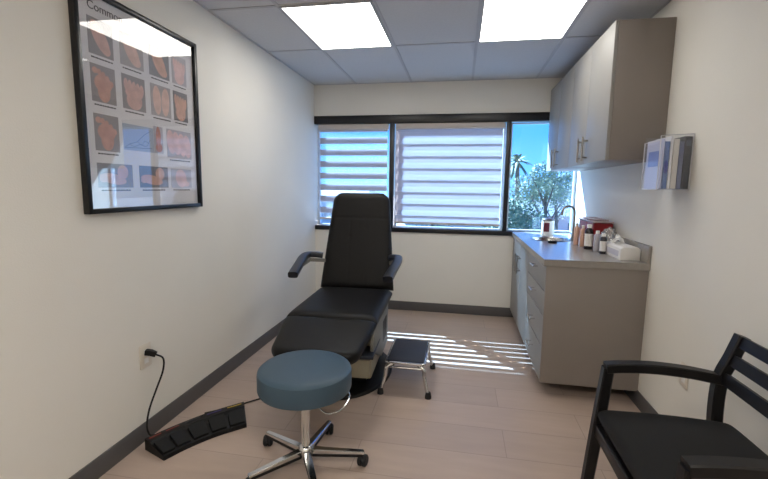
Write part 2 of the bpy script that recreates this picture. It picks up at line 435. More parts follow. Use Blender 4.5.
bottle('pump_bottle', 'small frosted grey bottle just right of the dark brown bottle', .972, 3.17, .024, .150, .010, mat('grey_frosted', (165, 162, 170), .35), white_m, None)
bottle('dropper_bottle', 'small bottle with white label and dark base beside the white box', .983, 3.075, .021, .140, .009, mat('dark_bottle', (45, 40, 45), .3), white_m, lab, .014)

# crumpled clear bag
bm = bmesh.new()
bmesh.ops.create_icosphere(bm, subdivisions=4, radius=1)
for v in bm.verts:
    p = v.co.copy(); n = noise.noise(p*3.1)*.28+noise.noise(p*7)*.16
    v.co = Vector((1.062+p.x*.050*(1+n), 3.215+p.y*.072*(1+n), max(CT+.002, CT+.082+p.z*.085*(1+n))))
obj('plastic_bag', bm, wrap_m, label='crumpled clear plastic bag of supplies between the red container and the white box', cat='plastic bag', smooth=0)
# tissue / glove box
t = thing('tissue_box', 'white cardboard box at the near end of the countertop', 'box', (1.06, 2.99, CT))
bm = bmesh.new()
prf = [(1.006, .0), (1.122, .0), (1.122, .070), (1.108, .082), (1.020, .082), (1.006, .070)]
bm = prism([(p[0], p[1]) for p in prf], .32, bev=.003, M=Matrix(((1, 0, 0, 0), (0, 0, 1, 2.815), (0, 1, 0, CT+.0005), (0, 0, 0, 1))))
obj('carton', bm, white_m, t)
bm = B(1.0035, 1.0058, 2.85, 3.10, CT+.018, CT+.055)
obj('printed_band', bm, mat('pale_print', (188, 186, 198), .6), t)
bm = bmesh.new(); n = 14; G = []
for i in range(n+1):
    row = []
    for j in range(9):
        u, v = i/n, j/8
        row.append(bm.verts.new((1.03+.06*u+.008*math.sin(v*9), 3.01+.05*v-.1*(u-.5)*0+.012*math.sin(u*11+v*4), CT+.083+.055*math.sin(PI*u)*(.4+.6*math.sin(PI*min(1, v*.9+.1)))+.004*math.sin(u*17))))
    G.append(row)
for i in range(n):
    for j in range(8): bm.faces.new((G[i][j], G[i+1][j], G[i+1][j+1], G[i][j+1]))
o = obj('tissue', bm, mat('tissue_paper', (235, 235, 235), .9), t); s = o.modifiers.new('s', 'SOLIDIFY'); s.thickness = .002

# ------------------------------------------------------------------ wall cabinets
UY, UZ0, UZ1, UX = 2.690, 1.533, 2.314, .833
def wallcab(y0, y1, label, end):
    t = thing('wall_cabinet', label, 'cabinet', ((UX+XR)/2, (y0+y1)/2, UZ0), group=None)
    obj('cabinet_body', B(UX+.021, XR-.001, y0+.0005, y1-.0005, UZ0, UZ1, bev=.001), lamside_m, t)
    m_ = (y0+y1)/2
    for a, b_, hy in ((y0+.001, m_-.0015, m_-.055), (m_+.0015, y1-.001, m_+.055)):
        d = obj('door', B(UX, UX+.020, a, b_, UZ0-.002, UZ1, bev=.0015), lam_m, t)
        obj('handle', pull(bmesh.new(), UX+.001, hy, 1.628, .165, True), nickel_m, d, label='nickel bar handle')
wallcab(UY, 3.565, 'grey wall cabinet nearest the brochure rack, two doors with bar handles', True)
wallcab(3.566, YB-.022, 'grey wall cabinet in the far corner over the sink beside the window', False)

# ------------------------------------------------------------------ brochure rack
y0, y1, z0, z1, rx = 2.375, 2.560, 1.360, 1.640, .992
t = thing('brochure_rack', 'clear acrylic rack full of booklets on the right wall beside the wall cabinet', 'brochure rack', ((rx+XR)/2, (y0+y1)/2, z0))
obj('back_plate', B(XR-.004, XR-.0003, y0, y1, z0, z1, bev=.001), clear_m, t)
obj('bottom', B(rx, XR-.004, y0, y1, z0, z0+.003), clear_m, t)
obj('front_lip', B(rx, rx+.003, y0, y1, z0+.003, z0+.235), clear_m, t)
for y in (y0, y1-.003):
    obj('side_pane', B(rx+.003, XR-.004, y, y+.003, z0+.003, z1), clear_m, t)
rim = mat('white_edge', (196, 196, 202), .3); e = .0026
bm = bmesh.new(); tube(bm, [(XR-.006, y0, z1), (rx, y0, z1-.008), (rx, y0, z0), (XR-.006, y0, z0), (XR-.006, y0, z1)], e, 8)
obj('edge_rim', bm, rim, t)
bm = bmesh.new(); tube(bm, [(rx, y0, z0), (rx, y1, z0), (rx, y1, z1-.03), (rx, y0, z1-.03)], e, 8)
obj('front_rim', bm, rim, t)
stack = [(.034, (24, 26, 40), (70, 72, 90), 'near-black booklet against the wall in the clear rack'),
         (.022, (92, 98, 130), (60, 62, 90), 'slate blue booklet beside the near-black one in the rack'),
         (.028, (206, 200, 192), (150, 146, 146), 'cream booklet in the middle of the clear rack'),
         (.014, (226, 226, 228), (130, 132, 140), 'thin white booklet between the cream and the blue ones'),
         (.024, (84, 112, 168), (28, 44, 140), 'blue booklet with a dark oval on its edge in the rack'),
         (.014, (186, 190, 214), (110, 130, 190), 'pale lavender booklet at the front of the rack')]
x = XR-.0055
for i, (th, c1, c2, lb) in enumerate(stack):
    zt = z1-.010-.012*((i*2) % 3)
    b = thing('booklet', lb, 'booklet', (x-th/2, (y0+y1)/2, z0+.004), group='booklets in the clear rack')
    xa, xb = x-th+.0006, x-.0006
    obj('pages', B(xa+.0012, xb-.0012, y0+.0065, y1-.006, z0+.005, zt-.002), mat('page_edges%d' % i, c1, .45), b, smooth=0)
    obj('cover', B(xa, xa+.0011, y0+.0055, y1-.005, z0+.004, zt), mat('cover%d' % i, c1, .3), b, smooth=0)
    obj('cover_print', B(xa-.0004, xa, y0+.03, y1-.03, z0+.12, z0+.20), mat('print%d' % i, c2, .35), b, smooth=0)
    if i == 4:
        obj('oval_mark', prism([((xa+xb)/2+.009*math.cos(a), z0+.115+.034*math.sin(a)) for a in [2*PI*k/24 for k in range(24)]], .0008, M=Matrix(((1, 0, 0, 0), (0, 0, -1, y0+.0063), (0, 1, 0, 0), (0, 0, 0, 1)))), mat('oval', c2, .35), b)
    if i == 0:
        obj('edge_print', B(xa+.004, xb-.004, y0+.0055, y0+.0063, zt-.05, zt-.02), mat('print0', c2, .35), b, smooth=0)
    x -= th+.0006

# ------------------------------------------------------------------ outlets
t = thing('wall_outlet', 'white outlet plate low on the left wall with a black plug in it', 'outlet', (XL, 1.83, .45))
obj('cover_plate', B(XL+.0003, XL+.007, 1.787, 1.865, .392, .520, bev=.003), switch_m, t)
for zc in (.43, .478): obj('socket', B(XL+.0065, XL+.0085, 1.812, 1.842, zc-.014, zc+.014, bev=.0008), white_m, t)
t = thing('wall_outlet', 'pale outlet plate low on the right wall behind the black armchair', 'outlet', (XR, 2.235, .43))
obj('cover_plate', B(XR-.006, XR-.0003, 2.198, 2.272, .372, .490, bev=.003), switch_m, t)
for zc in (.407, .455): obj('socket', B(XR-.008, XR-.0055, 2.220, 2.250, zc-.014, zc+.014, bev=.0008), white_m, t)

# ------------------------------------------------------------------ framed poster
py0, py1, pz0, pz1 = 1.530, 2.337, 1.218, 2.178
t = thing('framed_poster', 'black framed poster with rows of foot photographs on the left wall', 'framed poster', (XL, (py0+py1)/2, pz0))
fw_ = .022
bm = bmesh.new(); fx0, fx1 = XL+.0005, XL+.030
box(bm, fx0, fx1, py0, py0+fw_, pz0, pz1, bev=.002); box(bm, fx0, fx1, py1-fw_, py1, pz0, pz1, bev=.002)
box(bm, fx0, fx1, py0+fw_, py1-fw_, pz0, pz0+fw_, bev=.002); box(bm, fx0, fx1, py0+fw_, py1-fw_, pz1-fw_, pz1, bev=.002)
obj('frame', bm, frame_m, t)
obj('poster_sheet', B(XL+.001, XL+.010, py0+fw_-.002, py1-fw_+.002, pz0+fw_-.002, pz1-fw_+.002), paper_m, t, smooth=0)
obj('glass_pane', B(XL+.0165, XL+.0185, py0+fw_, py1-fw_, pz0+fw_, pz1-fw_), pic_glass, t, smooth=0)
skin = [(212, 176, 166), (222, 190, 178), (210, 168, 148), (228, 194, 188), (204, 160, 144)]
bgs = [(148, 144, 144), (172, 166, 166), (132, 130, 132), (184, 180, 184), (154, 148, 146)]
px = XL+.0100
def ell(bm, cy, cz, ry, rz, x, rot=0, n=20):
    vs = []
    for k in range(n):
        a = 2*PI*k/n; u, v = ry*math.cos(a), rz*math.sin(a)
        vs.append(bm.verts.new((x, cy+u*math.cos(rot)-v*math.sin(rot), cz+u*math.sin(rot)+v*math.cos(rot))))
    bm.faces.new(vs)
def photo(y0, y1, z0, z1, kind, i):
    ph = obj('photograph', B(px, px+.0006, y0, y1, z0, z1), mat('photo_bg%d' % (i % 5), bgs[i % 5], .5), t, smooth=0)
    m = mat('skin%d' % (i % 5), skin[i % 5], .55, var=.12, vscale=25); bm = bmesh.new(); w, h = y1-y0, z1-z0; cy, cz = (y0+y1)/2, (z0+z1)/2
    x = px+.0010
    if kind == 'sole':
        ell(bm, cy, z0+h*.30, w*.26, h*.28, x); ell(bm, cy-w*.02, z0+h*.52, w*.36, h*.24, x+.0002)
        for k in range(5): ell(bm, y0+w*(.18+.16*k), z0+h*(.83-.028*k*k*.6), w*(.085 if k else .12), h*.085, x+.0003)
    elif kind == 'top':
        ell(bm, cy, z0+h*.28, w*.34, h*.27, x); ell(bm, cy, z0+h*.5, w*.38, h*.2, x+.0002)
        for k in range(5): ell(bm, y0+w*(.16+.17*k), z0+h*(.72-.02*k), w*.09, h*.17, x+.0003)
    elif kind == 'legs':
        ell(bm, y0+w*.3, cz, w*.2, h*.46, x, .06); ell(bm, y0+w*.72, cz, w*.2, h*.46, x, -.06)
    elif kind == 'side':
        ell(bm, y0+w*.42, z0+h*.36, w*.38, h*.22, x, -.15); ell(bm, y0+w*.70, z0+h*.66, w*.16, h*.30, x+.0002, -.4); ell(bm, y0+w*.14, z0+h*.34, w*.1, h*.13, x+.0003)
    elif kind == 'diag':
        ell(bm, cy-w*.02, cz, w*.26, h*.5, x, .55); ell(bm, y0+w*.72, z0+h*.2, w*.16, h*.14, x+.0002)
    elif kind == 'big':
        for k in range(4): ell(bm, y0+w*(.16+.22*k), cz+h*(.05-.03*k), w*.16, h*.42, x+.0002*k, .15)
    obj('foot_picture', bm, m, ph, smooth=0)
    # caption line
    bm = bmesh.new(); rr = random.Random(i)
    yy = y0+w*.08
    while yy < y1-w*.12:
        l = rr.uniform(.008, .02); box(bm, px, px+.0004, yy, min(yy+l, y1-w*.05), z0-.016, z0-.010); yy += l+.003
    obj('caption', bm, mat('ink', (52, 50, 54), .7), ph, smooth=0)
cc = [(1.605, 1.737), (1.775, 1.922), (1.960, 2.111), (2.133, 2.255)]
i = 0
for (a, b_), k in zip(cc, ('diag', 'diag', 'diag', 'top')): photo(a, b_, 1.912, 2.066, k, i); i += 1
for (a, b_), k in zip(cc, ('sole', 'top', 'legs', 'top')): photo(a, b_, 1.711, 1.872, k, i); i += 1
photo(1.605, 1.740, 1.498, 1.660, 'sole', 9)
photo(2.065, 2.272, 1.500, 1.655, 'big', 3)
photo(1.605, 1.808, 1.334, 1.444, 'side', 10); photo(1.852, 2.060, 1.334, 1.444, 'side', 12); photo(2.085, 2.262, 1.334, 1.440, 'diag', 13)
d = obj('bone_drawing', B(px, px+.0006, 1.763, 1.965, 1.515, 1.640), mat('drawing_paper', (178, 186, 200), .6), t, smooth=0)
bm = bmesh.new()
def strip(bm, pts, w, x):
    P = [Vector((0, p[0], p[1])) for p in pts]
    for a, b_ in zip(P, P[1:]):
        dd = (b_-a).normalized(); nn = Vector((0, -dd.z, dd.y))*w
        bm.faces.new([bm.verts.new((x, q.y, q.z)) for q in (a-nn, b_-nn, b_+nn, a+nn)])
strip(bm, [(1.772, 1.528), (1.80, 1.545), (1.85, 1.560), (1.90, 1.60), (1.945, 1.622)], .001, px+.0009)
strip(bm, [(1.772, 1.525), (1.84, 1.530), (1.90, 1.532), (1.95, 1.536)], .001, px+.0009)
strip(bm, [(1.80, 1.543), (1.83, 1.534), (1.87, 1.55), (1.91, 1.54), (1.94, 1.58)], .001, px+.0009)
strip(bm, [(1.85, 1.56), (1.88, 1.545), (1.90, 1.57), (1.93, 1.56)], .001, px+.0009)
obj('bone_lines', bm, mat('blue_ink', (110, 118, 140), .7), d, smooth=0)
# orange heel next to the drawing
d = obj('photograph', B(px, px+.0006, 1.968, 2.035, 1.515, 1.655), mat('photo_bg3', bgs[3], .5), t, smooth=0)
bm = bmesh.new(); ell(bm, 2.0, 1.60, .018, .055, px+.001); ell(bm, 2.002, 1.545, .024, .024, px+.0012)
obj('foot_picture', bm, mat('skin_orange', (196, 132, 108), .5), d, smooth=0)
cu = bpy.data.curves.new('poster_title', 'FONT'); cu.body = 'Common'; cu.size = .050; cu.extrude = .0004; cu.space_character = 1.0
tmp = bpy.data.objects.new('poster_title', cu); C.objects.link(tmp)
dg = bpy.context.evaluated_depsgraph_get(); me = bpy.data.meshes.new_from_object(tmp.evaluated_get(dg)); bpy.data.objects.remove(tmp)
me.transform(Matrix(((0, 0, 1, px+.0008), (1, 0, 0, 1.610), (0, 1, 0, 2.098), (0, 0, 0, 1))))
me.transform(Matrix.Translation(-t.location)); me.materials.append(mat('ink', (52, 50, 54), .7))
o = bpy.data.objects.new('poster_title', me); C.objects.link(o); o.parent = t; o['label'] = 'dark printed title word'

# ------------------------------------------------------------------ exam chair
RX = Matrix.Rotation
t = thing('exam_chair', 'black podiatry exam chair with armrests on a cream base', 'exam chair', (-.80, 2.85, 0), .035)
P_ = dict(parent=t, local=True)
n = 48
obj('base_plate', L([(0, 0), (1, 0), (1, .012), (.985, .02), (.6, .028), (0, .028)], (0, 0, 0), n, M=Matrix.Diagonal((.345, .46, 1, 1))), plast_m, label='oval black floor plate', **P_)
# housing profile (y,z) extruded along x
def side_prism(prof, x0, x1, bev): return prism(prof, x1-x0, bev=bev, M=Matrix(((0, 0, 1, x0), (1, 0, 0, 0), (0, 1, 0, 0), (0, 0, 0, 1))))
obj('housing', side_prism([(-.27, .075), (.33, .075), (.33, .34), (.10, .42), (-.10, .42), (-.27, .24)], -.245, .245, .012), cream_m, label='cream plastic lower housing', **P_)
obj('pedestal', B(-.20, .20, -.22, .28, .027, .076), plast_m, **P_)
obj('seat_frame', side_prism([(-.40, .425), (.40, .425), (.41, .475), (-.40, .475)], -.262, .262, .006), cream_m, label='cream seat frame rail', **P_)
obj('side_cover', side_prism([(-.35, .30), (.02, .115), (.33, .115), (.36, .44), (-.30, .44)], .247, .268, .004), grey_m, label='grey slotted side cover', **P_)
bm = bmesh.new()
for k in range(5):
    box(bm, .2675, .2700, .08+.04*k, .10+.04*k, .20, .36, bev=.0008)
obj('vent_slots', bm, plast_m, **P_)
def seat_groove(u, v):
    g = 0
    for c in (.19, .38, .57): g += .0025*math.exp(-((v-c)/.006)**2)
    return g
obj('seat_cushion', cushion(.755, lambda v: .300-.0*v, .088, Matrix.Translation((0, -.395, .502)), groove=None, dome=.004), vinyl_m, **P_)
# leg rest slopes down toward the front
ang = math.atan2(.085, .36)
Mleg = Matrix.Translation((0, -.402, .497)) @ RX(ang, 4, 'X') @ Matrix.Rotation(PI, 4, 'Z')
def hwleg(v):
    w = .300-.048*v
    if v > .80: w *= (1-((v-.80)/.20)**2.6*.16)
    return w
obj('leg_rest', cushion(.385, hwleg, .084, Mleg, dome=.003), vinyl_m, **P_)
obj('leg_rest_frame', prism([(-.22, 0), (.22, 0), (.19, .30), (-.19, .30)], .022, bev=.003, M=Matrix.Translation((0, -.405, .432)) @ RX(ang, 4, 'X') @ Matrix.Rotation(PI, 4, 'Z')), cream_m, **P_)
# back rest
lean = math.radians(14.5)
bx = Vector((0, .385, .520)); Lb = .805
Mb = Matrix.Translation(bx) @ RX(PI/2-lean, 4, 'X')
def hwb(v):
    w = .306-.062*min(1, v/.88)
    if v > .88: w *= (1-((v-.88)/.12)**2.6*.26)
    return w
def backg(u, v):
    g = .0045*math.exp(-((v-.585)/.007)**2)*(1 if abs(u) < .24 else .5)
    if .03 < v < .57:
        for c in (-.075, .075): g += .0022*math.exp(-((u-c*(1-.1*v))/.004)**2)
    for (cu_, cv) in ((-.075, .43), (.055, .50)): g += .006*math.exp(-(((u-cu_)**2+(v-cv)**2)/.012**2))
    return g
obj('back_rest', cushion(Lb, hwb, .088, Mb, groove=backg, nu=90, nv=110, dome=.006), vinyl_m, **P_)
obj('back_shell', cushion(Lb*.93, lambda v: hwb(v)*.93, .035, Mb @ Matrix.Translation((0, .03, -.055)), nu=20, nv=24), plast_m, **P_)
obj('back_hinge', B(-.20, .20, .36, .47, .43, .54, bev=.01), plast_m, **P_)
for s, xo, xf in ((-1, .408, .362), (1, .350, .322)):
    a = obj('armrest', BAR(catmull([(s*.300, .395, .792), (s*(xo-.045), .372, .800), (s*xo, .325, .796), (s*(xo-.01), .23, .782), (s*xf, -.06, .722)], 6), (0, .2, 1) if False else (s*1, 0, .0), .030, .022), armpad_m, label='black padded armrest', **P_) if False else None
    # elbow pad: rear cross piece and forward piece, swept with a flat section
    pts = catmull([(s*.290, .400, .786), (s*(xo-.06), .385, .795), (s*(xo-.012), .345, .797), (s*xo, .26, .788), (s*(xo+xf)/2, .08, .756), (s*xf, -.10, .722)], 6)
    bm = bmesh.new(); rings = []
    for i, p in enumerate(pts):
        tt = (pts[min(i+1, len(pts)-1)]-pts[max(i-1, 0)]).normalized(); w = tt.cross(Vector((0, 0, 1))).normalized(); nn = w.cross(tt).normalized()
        hw, ht = .030+.006*(i/len(pts)), .023
        rings.append([bm.verts.new(p+w*hw*math.copysign(abs(math.cos(a))**.5, math.cos(a))+nn*ht*math.copysign(abs(math.sin(a))**.5, math.sin(a))) for a in [2*PI*(k+.5)/16 for k in range(16)]])
    for A_, D_ in zip(rings, rings[1:]):
        for k in range(16): bm.faces.new((A_[k], A_[(k+1) % 16], D_[(k+1) % 16], D_[k]))
    bm.faces.new(rings[0][::-1]); bm.faces.new(rings[-1])
    a = obj('armrest', bm, armpad_m, label='black padded armrest', **P_)
    obj('bracket', BAR([(s*.27, .405, .745), (s*(xo-.02), .36, .752), (s*(xo-.015), .20, .742)], (0, 0, 1), .014, .009), grey_m, parent=a, local=True, label='grey metal armrest bracket')
# small dark step pad beside the leg rest
pad = prism([(-.125+.80-.665+.80-.80, 0)], 0) if False else None
pp = [(.135, .00), (.268, -.05), (.278, -.40), (.190, -.40)]
obj('foot_pad', prism(pp, .024, bev=.006, M=Matrix.Translation((0, 0, .262))), navy_m, label='dark navy padded step at the right side', **P_)
obj('pad_bracket', B(.15, .245, -.33, -.18, .225, .263, bev=.003), grey_m, **P_)
obj('front_panel', B(-.235, .235, -.300, -.268, .085, .215, bev=.008), cream_m, label='cream front panel', **P_)

# ------------------------------------------------------------------ doctor's stool
SXc, SYc = -.694, 1.770
t = thing('rolling_stool', 'round blue vinyl rolling stool with chrome five-star base in front of the exam chair', 'stool', (SXc, SYc, 0))
P_ = dict(parent=t, local=True)
R = .220
obj('seat', L([(0, .402), (R-.02, .402), (R-.004, .408), (R, .419), (R, .485), (R-.003, .498), (R-.012, .506), (R-.03, .510), (R*.5, .513), (0, .514)], (0, 0, 0), 64), blue_m, label='blue vinyl cushion', **P_)
obj('seat_plate', L([(0, .390), (.12, .390), (.12, .402), (0, .402)], (0, 0, 0), 32), plast_m, **P_)
obj('column', L([(0, .06), (.020, .06), (.020, .30), (.0145, .302), (.0145, .390), (0, .390)], (0, 0, 0), 24), chrome_m, **P_)
obj('hub', L([(0, .050), (.030, .050), (.036, .060), (.036, .095), (.028, .108), (.021, .112), (0, .112)], (0, 0, 0), 28), chrome_m, **P_)
for k in range(5):
    a = math.radians(12+72*k); M = Matrix.Rotation(a, 4, 'Z')
    bm = bmesh.new(); box(bm, 0, 1, -1, 1, -1, 1)
    for v in bm.verts:
        u = v.co.x; v.co = Vector((.030+u*.252, v.co.y*(.017-.005*u), .0 + (.082-.012*u) + v.co.z*(.014-.006*u)))
    bmesh.ops.bevel(bm, geom=bm.edges[:], offset=.003, segments=2, affect='EDGES')
    bmesh.ops.transform(bm, matrix=M, verts=bm.verts)
    lg = obj('base_leg', bm, chrome_m, label='chrome base leg', **P_)
    bm = bmesh.new(); box(bm, 0, 1, -1, 1, -1, 1)
    for v in bm.verts:
        u = v.co.x; v.co = Vector((.034+u*.240, v.co.y*(.018-.005*u), (.067-.008*u) + v.co.z*.007))
    bmesh.ops.transform(bm, matrix=M, verts=bm.verts)
    obj('underside', bm, plast_m, parent=lg, local=True)
    yaw = a+[1.2, .3, 2.2, 1.0, .5][k]
    bm = bmesh.new()
    Mc = Matrix.Translation((.276*math.cos(a), .276*math.sin(a), .029)) @ Matrix.Rotation(yaw, 4, 'Z') @ Matrix.Rotation(PI/2, 4, 'X')
    lathe(bm, [(0, -.022), (.022, -.022), (.0285, -.016), (.0285, -.004), (.014, -.003), (.014, .003), (.0285, .004), (.0285, .016), (.022, .022), (0, .022)], (0, 0, 0), 24, M=Mc)
    obj('caster', bm, rubber_m, parent=lg, local=True, label='black twin-wheel caster')
    obj('caster_stem', T([(.276*math.cos(a), .276*math.sin(a), .04), (.276*math.cos(a), .276*math.sin(a), .072)], .008, 10), plast_m, parent=lg, local=True)
lv = catmull([(.03, .0, .380), (.10, -.10, .372), (.155, -.13, .362), (.205, -.095, .368), (.222, -.02, .385), (.200, .04, .392)], 8)
obj('height_lever', T(lv, .0032, 8), chrome_m, label='curved chrome height lever', **P_)

# ------------------------------------------------------------------ step stool
t = thing('step_stool', 'low chrome step stool with black ribbed top beside the exam chair', 'step stool', (-.318, 2.775, 0))
P_ = dict(parent=t, local=True)
obj('top_mat', B(-.118, .118, -.196, .196, .214, .226, bev=.004), mat_m, label='black ribbed rubber tread', **P_)
bm = bmesh.new(); loop = []
for cx, cy, a0 in ((.108, .186, 0), (-.108, .186, 90), (-.108, -.186, 180), (.108, -.186, 270)):
    for k in range(5):
        a = math.radians(a0+k*22.5); loop.append((cx+.020*math.cos(a), cy+.020*math.sin(a), .212))
tube(bm, loop, .0085, 10, closed=True)
obj('frame_rim', bm, chrome_m, **P_)
obj('tread_plate', B(-.120, .120, -.198, .198, .205, .214), steel_m, **P_)
for sx in (-1, 1):
    for sy in (-1, 1):
        lg = obj('leg', T(catmull([(sx*.085, sy*.188, .200), (sx*.122, sy*.198, .175), (sx*.130, sy*.206, .12), (sx*.155, sy*.226, .020)], 6), .0125, 12), chrome_m, label='bent chrome tube leg', **P_)
        obj('rubber_foot', L([(0, 0), (.021, 0), (.021, .012), (.016, .040), (0, .040)], (sx*.157, sy*.228, .001), 18), rubber_m, parent=lg, local=True)
bm = bmesh.new()
for sy in (-1, 1): tube(bm, [(-.122, sy*.198, .178), (.122, sy*.198, .178)], .007, 8)
obj('crossbar', bm, chrome_m, **P_)

# ------------------------------------------------------------------ guest armchair
t = thing('guest_armchair', 'dark wooden armchair with black fabric seat at the right wall', 'armchair', (.80, 1.43, 0))
ya, yb = 1.112, 1.722
for y in (ya, yb):
    a = obj('armrest', BAR(catmull([(.596, y, .648), (.67, y, .658), (.78, y, .663), (.90, y, .656), (1.008, y, .640)], 5), (0, 1, 0), .024, .019), wood_m, t)
    obj('front_leg', BAR([(.548, y, 0), (.566, y, .2), (.586, y, .42), (.606, y, .648)], (0, 1, 0), .021, .019, hts=[.017, .020, .022, .020]), wood_m, t)
    obj('rear_leg', BAR(catmull([(1.085, y, .0), (1.030, y, .22), (1.004, y, .45), (1.004, y, .63), (1.035, y, .73), (1.062, y, .815)], 5), (0, 1, 0), .021, .021), wood_m, t)
    obj('side_rail', B(.575, 1.0, y-.014, y+.014, .365, .412, bev=.003), wood_m, t)
obj('front_rail', B(.570, .600, ya+.02, yb-.02, .362, .412, bev=.003), wood_m, t)
obj('rear_rail', B(.99, 1.016, ya+.02, yb-.02, .362, .412, bev=.003), wood_m, t)
def postx(z): return 1.004+(z-.63)*(.058/.185)
for z in (.794, .722, .650):
    x = postx(z)
    M = Matrix.Translation((x, (ya+yb)/2, z)) @ Matrix.Rotation(math.radians(17), 4, 'Y')
    obj('back_slat', B(-.010, .010, -(yb-ya)/2+.012, (yb-ya)/2-.012, -.021, .021, bev=.003, M=None) if False else box(bmesh.new(), -.010, .010, -(yb-ya)/2+.012, (yb-ya)/2-.012, -.0215, .0215, M=M), wood_m, t)
obj('seat', cushion(.47, lambda v: (yb-ya)/2-.012-.006*v, .07, Matrix.Translation((.574, (ya+yb)/2, .456)) @ Matrix.Rotation(-PI/2, 4, 'Z'), dome=.044, p=14, pv=18, nu=36, nv=36), fabric_m, t, label='black fabric seat cushion')

# ------------------------------------------------------------------ foot control on the floor
A0, A1 = Vector((-1.46, 1.69)), Vector((-1.19, 2.09))
t = thing('foot_control', 'long black curved foot control with colour-marked pedals on the floor by the left wall', 'foot pedal', (-1.33, 1.90, 0))
# front edge and back edge in floor coordinates
fr = catmull([(-1.390, 1.664, 0), (-1.336, 1.775, 0), (-1.250, 1.898, 0), (-1.138, 2.010, 0)], 8)
bk = catmull([(-1.545, 1.722, 0), (-1.478, 1.855, 0), (-1.370, 2.020, 0), (-1.240, 2.165, 0)], 8)
m_ = len(fr)
bm = bmesh.new(); rows = []
for a, b_ in zip(fr, bk):
    d = (b_-a)
    rows.append([bm.verts.new(p) for p in (a+d*0, a+d*.02+Vector((0, 0, .020)), a+d*.62+Vector((0, 0, .048)), a+d*.70+Vector((0, 0, .062)), a+d*.98+Vector((0, 0, .062)), b_)])
for p, q in zip(rows, rows[1:]):
    for k in range(6): bm.faces.new((p[k], q[k], q[(k+1) % 6], p[(k+1) % 6]))
bm.faces.new(rows[0][::-1]); bm.faces.new(rows[-1])
obj('body', bm, plast_m, t, smooth=25)
step = (m_-1)/5
mk = [(120, 40, 34), (120, 40, 34), (40, 40, 44), (64, 52, 120), (168, 140, 40)]
for k in range(5):
    i0, i1 = k*step+.5, (k+1)*step-.5
    def at(arr, f): 
        i = int(f); g = f-i; j = min(i+1, m_-1); return arr[i]*(1-g)+arr[j]*g
    bm = bmesh.new(); R4 = []
    for f in (i0, (i0+i1)/2, i1):
        a, b_ = at(fr, f), at(bk, f); d = b_-a
        R4.append([bm.verts.new(p) for p in (a+d*.08+Vector((0, 0, .0205)), a+d*.08+Vector((0, 0, .034)), a+d*.60+Vector((0, 0, .062)), a+d*.60+Vector((0, 0, .048)))])
    for p, q in zip(R4, R4[1:]):
        for j in range(4): bm.faces.new((p[j], q[j], q[(j+1) % 4], p[(j+1) % 4]))
    bm.faces.new(R4[0][::-1]); bm.faces.new(R4[-1])
    pd = obj('pedal', bm, mat('pedal_rubber', (14, 14, 16), .55, spec=.25), t, smooth=25)
    bm = bmesh.new(); a, b_ = at(fr, i0+.2), at(bk, i0+.2); a2, b2 = at(fr, i1-.2), at(bk, i1-.2)
    q = [a+(b_-a)*.85, a2+(b2-a2)*.85, a2+(b2-a2)*.90, a+(b_-a)*.90]
    prism([(v.x, v.y) for v in q], .0012, bm=bm, M=Matrix.Translation((0, 0, .0622)))
    obj('colour_strip', bm, mat('strip%d' % k, mk[k], .5), pd, smooth=0)
t = thing('power_cord', 'black power cord looping from the left wall outlet down to the foot control', 'cord', (-1.56, 1.84, .46))
obj('plug', bar(bmesh.new(), [(-1.594, 1.822, .478), (-1.570, 1.830, .474), (-1.548, 1.840, .462)], (0, 0, 1), .014, .013, hts=[.016, .016, .008]), plast_m, t)
obj('cable', T(catmull([(-1.552, 1.838, .464), (-1.530, 1.868, .430), (-1.536, 1.868, .36), (-1.555, 1.836, .27), (-1.565, 1.790, .18), (-1.564, 1.766, .10), (-1.548, 1.765, .055), (-1.528, 1.775, .052)], 8), .0048, 10), plast_m, t)
obj('floor_cable', T(catmull([(-1.395, 2.010, .055), (-1.372, 2.075, .036), (-1.32, 2.175, .012), (-1.22, 2.30, .006), (-1.10, 2.42, .006), (-1.02, 2.50, .008), (-.96, 2.56, .014)], 8), .0045, 10), plast_m, label='black cable running from the foot control along the floor to the exam chair', cat='cable')

